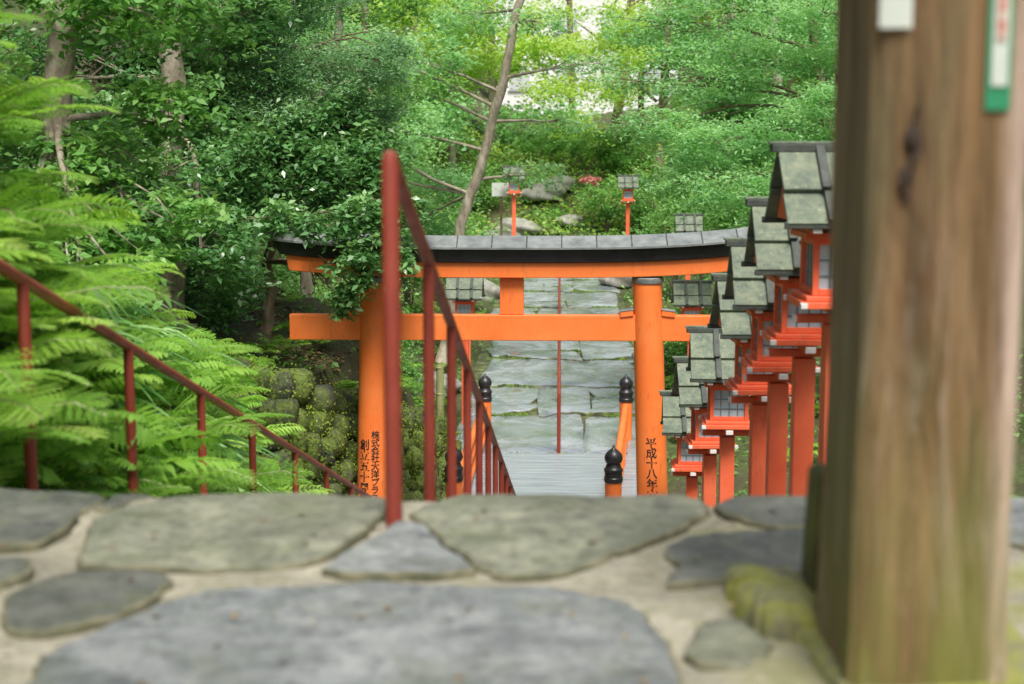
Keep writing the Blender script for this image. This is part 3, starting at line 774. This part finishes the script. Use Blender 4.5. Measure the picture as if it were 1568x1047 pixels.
def strap(x,y,z,nb,L,bias,wm=1.,sp=.8):
    v0=rng.uniform(.1,.6)
    for _ in range(nb):
        az=bias+rng.normal(0,sp); l=L*rng.uniform(.6,1.15); w=rng.uniform(.010,.020)*wm; el=rng.uniform(.7,1.35)
        hd=Vector((math.cos(az),math.sin(az),0)); sd=Vector((-hd.y,hd.x,0)); o=len(vs); K=8; v_=v0+rng.uniform(-.2,.4)
        tw=rng.normal(0,.5); sd=sd*math.cos(tw)+Vector((0,0,math.sin(tw)))
        for k in range(K+1):
            t=k/K; p=Vector((x,y,z))+hd*l*(t*math.cos(el)*.6+t*t*.45)+Vector((0,0,l*(math.sin(el)*t-.8*t*t)))
            ww=w*(1-t**2.5)*(.4+.6*min(1,t*4))+.001; vs.append(p+sd*ww); vs.append(p-sd*ww)
        for k in range(K): fs.append((o+2*k,o+2*k+1,o+2*k+3,o+2*k+2)); va.append(v_)
for i in range(26):
    y=rng.uniform(6.6,8.6); x=-2.0-rng.uniform(0,.55); strap(x,y,tz(x,y)+.16,13,rng.uniform(.50,.74),-.6,1.2,.8)
for i in range(30):
    y=rng.uniform(40,46); x=rng.uniform(-3,4); strap(x,y,tz(x,y),16,.9,-1.5)
me=bpy.data.meshes.new('strap_leaf_clumps'); me.from_pydata([tuple(v) for v in vs],[],fs)
a=me.attributes.new('var','FLOAT','FACE'); a.data.foreach_set('value',np.clip(np.array(va),0,1)); me.materials.append(M['lf_strap'])
COL.objects.link(bpy.data.objects.new('strap_leaf_clumps',me))
def cover(name,n,xr,yr,hmax,mat,L,W,f=None,tilt=.7):
    x=rng.uniform(*xr,n);y=rng.uniform(*yr,n)
    if f is not None:
        k=f(x,y); x=x[k];y=y[k]
    n=len(x); cl=.5+.5*np.sin(x*2.1+1.3*np.sin(y*1.1))*np.sin(y*1.7+x)
    z=terrain(x,y)+rng.uniform(0,1,n)**1.5*hmax*(.3+.7*cl)
    D,N=orient(n,tilt,.0); s=rng.uniform(.6,1.4,n)
    leaf_object(name,np.stack([x,y,z],1),D,N,L*s,W*s,.5*cl+.5*rng.uniform(0,1,n),mat)
cover('bank_undergrowth',34000,(-4.0,-1.72),(3.3,10.2),.30,M['lf_low'],.055,.036)
cover('bank_undergrowth.001',20000,(-9,-2.35),(11,24),.30,M['lf_mid'],.07,.04, lambda x,y:((x<wallx(y)-.25)|(y>18))&(np.sin(x*2.2)+np.sin(y*1.9)>-.1))
cover('leaf_litter',14000,(-6,-2.0),(10.5,22),.03,M['lf_litter'],.07,.04, lambda x,y:((x<wallx(y)-.1)|(y>18)),.3)
cover('hillside_undergrowth',14000,(-9,9),(41.5,54),.6,M['lf_bright'],.14,.085)
cover('hillside_undergrowth.001',18000,(-9,9),(41.5,54),.75,M['lf_mid'],.16,.09, lambda x,y:np.sin(x*1.3+y)+np.sin(y*1.9-x*.7)>-.5)
cover('path_border_plants',22000,(-7,7),(18.5,42),.45,M['lf_mid'],.085,.05, lambda x,y:np.abs(x)>1.62+.25*np.sin(y*1.9))
cover('stairside_plants',7000,(1.4,5),(3.5,18),.35,M['lf_mid'],.06,.035)
n=70; P=np.stack([rng.uniform(-1.5,.9,n),rng.uniform(1.9,3.15,n),np.full(n,.024)],1); D,N=orient(n,.15,0)
leaf_object('fallen_leaves',P,D,N,rng.uniform(.012,.03,n),.010,rng.uniform(0,1,n),M['lf_litter'])

# ------------------------------------------------------------ trees
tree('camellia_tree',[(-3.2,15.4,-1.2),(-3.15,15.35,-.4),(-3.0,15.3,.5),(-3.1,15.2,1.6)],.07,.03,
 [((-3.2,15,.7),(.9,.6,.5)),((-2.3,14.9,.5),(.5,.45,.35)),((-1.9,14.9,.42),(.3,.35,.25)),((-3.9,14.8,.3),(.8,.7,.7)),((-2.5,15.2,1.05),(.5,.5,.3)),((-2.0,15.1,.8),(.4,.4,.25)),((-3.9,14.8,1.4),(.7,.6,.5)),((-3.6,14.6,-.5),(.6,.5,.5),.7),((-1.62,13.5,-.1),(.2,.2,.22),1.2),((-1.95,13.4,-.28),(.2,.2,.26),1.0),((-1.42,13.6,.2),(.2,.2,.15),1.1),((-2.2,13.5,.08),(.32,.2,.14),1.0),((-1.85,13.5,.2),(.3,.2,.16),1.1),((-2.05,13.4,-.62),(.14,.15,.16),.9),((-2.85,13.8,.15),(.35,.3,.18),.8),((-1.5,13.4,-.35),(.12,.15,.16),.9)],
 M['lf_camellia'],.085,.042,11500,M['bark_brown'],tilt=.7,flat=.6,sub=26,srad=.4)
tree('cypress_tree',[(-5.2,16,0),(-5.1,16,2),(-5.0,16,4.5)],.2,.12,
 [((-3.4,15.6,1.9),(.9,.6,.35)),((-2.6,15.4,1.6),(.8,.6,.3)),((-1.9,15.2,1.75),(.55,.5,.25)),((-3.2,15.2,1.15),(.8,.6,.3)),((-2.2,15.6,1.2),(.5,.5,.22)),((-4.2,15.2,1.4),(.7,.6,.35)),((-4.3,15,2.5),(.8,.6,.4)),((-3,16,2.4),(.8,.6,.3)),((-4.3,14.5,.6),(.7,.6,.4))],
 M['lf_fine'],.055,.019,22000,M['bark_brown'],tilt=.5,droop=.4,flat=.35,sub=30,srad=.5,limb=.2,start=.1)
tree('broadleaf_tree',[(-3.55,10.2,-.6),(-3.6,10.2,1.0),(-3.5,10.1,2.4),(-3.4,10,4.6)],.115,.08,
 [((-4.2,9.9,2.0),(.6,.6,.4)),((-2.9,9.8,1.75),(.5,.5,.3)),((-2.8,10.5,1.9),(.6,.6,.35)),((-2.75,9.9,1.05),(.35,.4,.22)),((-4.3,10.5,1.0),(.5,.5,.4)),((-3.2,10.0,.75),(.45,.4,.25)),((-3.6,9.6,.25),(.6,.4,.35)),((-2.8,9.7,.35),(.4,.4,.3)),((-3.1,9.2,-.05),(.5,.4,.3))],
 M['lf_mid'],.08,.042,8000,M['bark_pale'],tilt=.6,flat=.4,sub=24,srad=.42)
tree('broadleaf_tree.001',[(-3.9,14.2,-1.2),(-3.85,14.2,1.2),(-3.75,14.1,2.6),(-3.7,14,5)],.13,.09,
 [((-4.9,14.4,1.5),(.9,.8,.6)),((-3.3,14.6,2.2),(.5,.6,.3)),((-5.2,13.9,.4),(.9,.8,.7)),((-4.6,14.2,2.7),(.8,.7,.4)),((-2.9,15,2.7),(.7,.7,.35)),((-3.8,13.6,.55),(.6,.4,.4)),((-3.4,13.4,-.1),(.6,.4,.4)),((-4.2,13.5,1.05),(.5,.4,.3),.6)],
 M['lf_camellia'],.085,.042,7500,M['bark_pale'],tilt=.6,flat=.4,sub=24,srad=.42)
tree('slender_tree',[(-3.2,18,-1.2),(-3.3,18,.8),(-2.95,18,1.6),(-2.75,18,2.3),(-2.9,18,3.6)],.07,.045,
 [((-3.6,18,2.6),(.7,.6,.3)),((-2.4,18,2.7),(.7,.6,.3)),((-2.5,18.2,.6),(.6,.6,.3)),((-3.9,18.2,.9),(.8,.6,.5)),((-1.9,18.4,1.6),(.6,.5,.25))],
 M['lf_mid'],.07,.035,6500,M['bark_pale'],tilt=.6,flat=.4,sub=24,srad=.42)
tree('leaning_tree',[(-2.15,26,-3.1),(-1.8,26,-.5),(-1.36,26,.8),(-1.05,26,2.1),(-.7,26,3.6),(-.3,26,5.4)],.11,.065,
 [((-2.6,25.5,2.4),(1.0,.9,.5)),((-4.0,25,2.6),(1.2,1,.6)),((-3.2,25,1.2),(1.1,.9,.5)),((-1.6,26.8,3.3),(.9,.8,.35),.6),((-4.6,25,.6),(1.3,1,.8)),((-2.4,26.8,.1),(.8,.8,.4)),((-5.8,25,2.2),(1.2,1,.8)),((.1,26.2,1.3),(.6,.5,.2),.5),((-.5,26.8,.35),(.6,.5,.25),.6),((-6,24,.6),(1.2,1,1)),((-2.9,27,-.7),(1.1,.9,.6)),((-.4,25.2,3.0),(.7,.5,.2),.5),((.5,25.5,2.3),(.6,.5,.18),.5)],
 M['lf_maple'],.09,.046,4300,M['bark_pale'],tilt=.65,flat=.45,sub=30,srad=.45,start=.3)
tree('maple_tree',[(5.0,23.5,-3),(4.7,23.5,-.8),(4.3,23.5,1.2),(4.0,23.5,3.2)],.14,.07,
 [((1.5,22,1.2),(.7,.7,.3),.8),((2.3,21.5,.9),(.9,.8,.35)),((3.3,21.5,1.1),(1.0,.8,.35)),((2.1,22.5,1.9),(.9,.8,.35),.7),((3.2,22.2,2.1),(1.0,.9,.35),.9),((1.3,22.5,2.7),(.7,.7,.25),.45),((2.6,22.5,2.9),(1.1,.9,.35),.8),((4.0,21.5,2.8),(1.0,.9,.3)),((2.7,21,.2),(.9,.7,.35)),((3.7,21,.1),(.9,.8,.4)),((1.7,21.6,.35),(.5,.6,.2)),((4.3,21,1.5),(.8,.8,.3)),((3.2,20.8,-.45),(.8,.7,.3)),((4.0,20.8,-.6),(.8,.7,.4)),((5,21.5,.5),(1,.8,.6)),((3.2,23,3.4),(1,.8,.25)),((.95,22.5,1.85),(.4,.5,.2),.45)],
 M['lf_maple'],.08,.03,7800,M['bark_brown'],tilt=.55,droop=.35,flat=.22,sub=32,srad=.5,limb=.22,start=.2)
def shrubs(name,lst,mat,L,W,dens,**k):
    e=empty(name); SC=foliage('foliage',lst,mat,L,W,dens,e,**k); mb=MB()
    for el,sc in zip(lst,SC):
        b=Vector((el[0][0],el[0][1],tz(el[0][0],el[0][1])-.05))
        for s_ in sc[:8]: mb.tube(curve(b,Vector(s_),5,.05,.06),[.02*(1-.8*q/5)+.003 for q in range(6)],M['bark_brown'],5,False)
    mb.obj('stems',e,smooth=True)
shrubs('shrub',[((-3.2,30,-1.2),(1.2,.9,.9)),((-5,29,-.4),(1.5,1,1.1)),((-2.3,33,-1.3),(.8,.8,.8)),((-4.5,33,.5),(1.6,1,1.0)),((-7,30,1),(1.8,1.2,1.5))],M['lf_mid'],.1,.055,4200,tilt=.7,flat=.6,sub=30,srad=.4)
shrubs('shrub.001',[((3.3,31,-1.0),(1.2,.9,.9)),((4.8,30,-.5),(1.4,1,1.2)),((2.9,35,-.9),(1.0,.8,.8)),((6,29,.3),(1.8,1.2,1.5)),((2.4,26,-2.6),(.6,.6,.6)),((3.2,24.5,-2.2),(.9,.8,.8)),((1.4,44,-.6),(.8,.7,.6)),((2.9,43.5,-.4),(1.1,.8,.8)),((2.2,47.5,.8),(1.1,.8,.7)),((.9,48,1.0),(.8,.7,.5)),((-2.7,45,-.3),(1.0,.8,.7)),((-.6,49,1.1),(.8,.7,.5))],M['lf_mid'],.1,.055,4200,tilt=.7,flat=.6,sub=30,srad=.4)
shrubs('shrub.002',[((-2.9,19.5,-2.4),(.6,.7,.5)),((-2.6,21.5,-2.7),(.6,.6,.5)),((-3.8,20.5,-1.7),(.9,.8,.7)),((-3.2,16.9,-1.6),(.4,.5,.3)),((-3.2,23.5,-1.9),(.9,.8,.8)),((-4.2,18,-.9),(.8,.8,.6))],M['lf_mid'],.075,.045,5500,tilt=.7,flat=.6,sub=30,srad=.4)
ell=[]
for i in range(95):
    x=rng.uniform(-17,15);y=rng.uniform(44,56);z=rng.uniform(.6,8.5)
    if -2.4<x<2.4 and z>2.0:
        if rng.uniform()<.72: continue
    if abs(x)<3 and z<1.4: continue
    ell.append(((x,y,z),(rng.uniform(1,2),rng.uniform(.9,1.5),rng.uniform(.5,1.0)),.9))
e=empty('background_woodland')
foliage('foliage_bright',ell[:50],M['lf_bright'],.18,.11,1400,e,tilt=.7,flat=.45,sub=34,srad=.5)
foliage('foliage_mid',ell[50:],M['lf_maple'],.18,.11,1500,e,tilt=.7,flat=.45,sub=34,srad=.5)
gp=[((-.9,45,4.8),(.9,1,.35)),((.8,46,4.0),(.8,1,.3)),((2.0,45,5.0),(.7,1,.4)),((-.2,44,2.6),(.9,1,.35)),((1.5,45,2.6),(.9,1,.4)),((-1.9,45,3.4),(.7,.8,.5)),((.4,45,1.6),(1,.8,.35)),((2.3,45,3.7),(.6,.8,.3))]
for i in range(16): gp.append(((rng.uniform(-2.2,3.0),rng.uniform(46,52),rng.uniform(2.0,6.2)),(rng.uniform(.6,1.0),.8,rng.uniform(.2,.4)),rng.uniform(.6,1)))
foliage('foliage_gap',gp,M['lf_bright'],.15,.08,900,e,tilt=.7,flat=.5,sub=34,srad=.6)
ell2=[]
for i in range(40):
    x=rng.choice([-1,1])*rng.uniform(4.5,14); ell2.append(((x,rng.uniform(36,43),rng.uniform(-.5,6.5)),(rng.uniform(1,1.8),1.2,rng.uniform(.6,1.1))))
foliage('foliage_maple',ell2,M['lf_maple'],.15,.08,1900,e,tilt=.6,flat=.4,sub=30,srad=.5)
mb=MB()
for x,y in [(-9,46),(-6,48),(-3.4,45),(3.2,47),(5.5,45),(8,50),(-12,44),(11,46),(-4.8,38),(6.4,39),(-2.4,52),(1.9,53),(.5,56),(2.8,50)]:
    l=rng.uniform(-1,1); b=tz(x,y); r_=rng.uniform(.11,.2); mb.tube(curve((x,y,b-.2),(x+l,y,b+11),8,0,.02),[r_*(1-.06*q) for q in range(9)],M['bark_pale'] if rng.uniform()<.5 else M['bark_brown'],10)
    for q in range(5):
        h=rng.uniform(2.5,9); sg=rng.choice([-1,1]); p0=Vector((x+l*h/11,y,b+h)); mb.tube(curve(p0,p0+Vector((sg*rng.uniform(.8,2),rng.uniform(-.5,.5),rng.uniform(.4,1.4))),6,.05,.06),[r_*.3*(1-.8*z_/6)+.005 for z_ in range(7)],M['bark_brown'],6,False)
mb.obj('trunks',e,smooth=True)
P,v,_=ellipsoid_leaves((.75,38,.0),(.3,.25,.1),260,8,.5); D,N=orient(260,.8,0)
leaf_object('pink_flowers',P,D,N,.07,.05,v,M['lf_pink'])

# ------------------------------------------------------------ light, world, camera
w=bpy.data.worlds.new('World'); scene.world=w; w.use_nodes=True
nt=w.node_tree; bg=nt.nodes['Background']; sky=nt.nodes.new('ShaderNodeTexSky')
sky.sky_type='NISHITA'; sky.sun_disc=False
SE=math.radians(60); SR=math.radians(165)
sky.sun_elevation=SE; sky.sun_rotation=SR; sky.air_density=1.0; sky.dust_density=5.0; sky.ozone_density=1.0
nt.links.new(sky.outputs[0],bg.inputs[0]); bg.inputs[1].default_value=.15
sd=bpy.data.lights.new('sun','SUN'); sd.energy=4.2; sd.angle=math.radians(20); sd.color=(1,.965,.91)
so=bpy.data.objects.new('sun',sd); COL.objects.link(so)
dv=Vector((math.sin(SR)*math.cos(SE),math.cos(SR)*math.cos(SE),math.sin(SE)))
so.rotation_euler=dv.to_track_quat('Z','Y').to_euler()
cam=bpy.data.cameras.new('camera'); co=bpy.data.objects.new('camera',cam); COL.objects.link(co)
cam.lens=50; cam.sensor_width=36; cam.clip_end=2000; cam.clip_start=.05
co.location=(0,0,.8); co.rotation_euler=(math.radians(90-7.66),0,math.radians(1.92))
cam.dof.use_dof=True; cam.dof.focus_distance=13.5; cam.dof.aperture_fstop=2.8
scene.camera=co
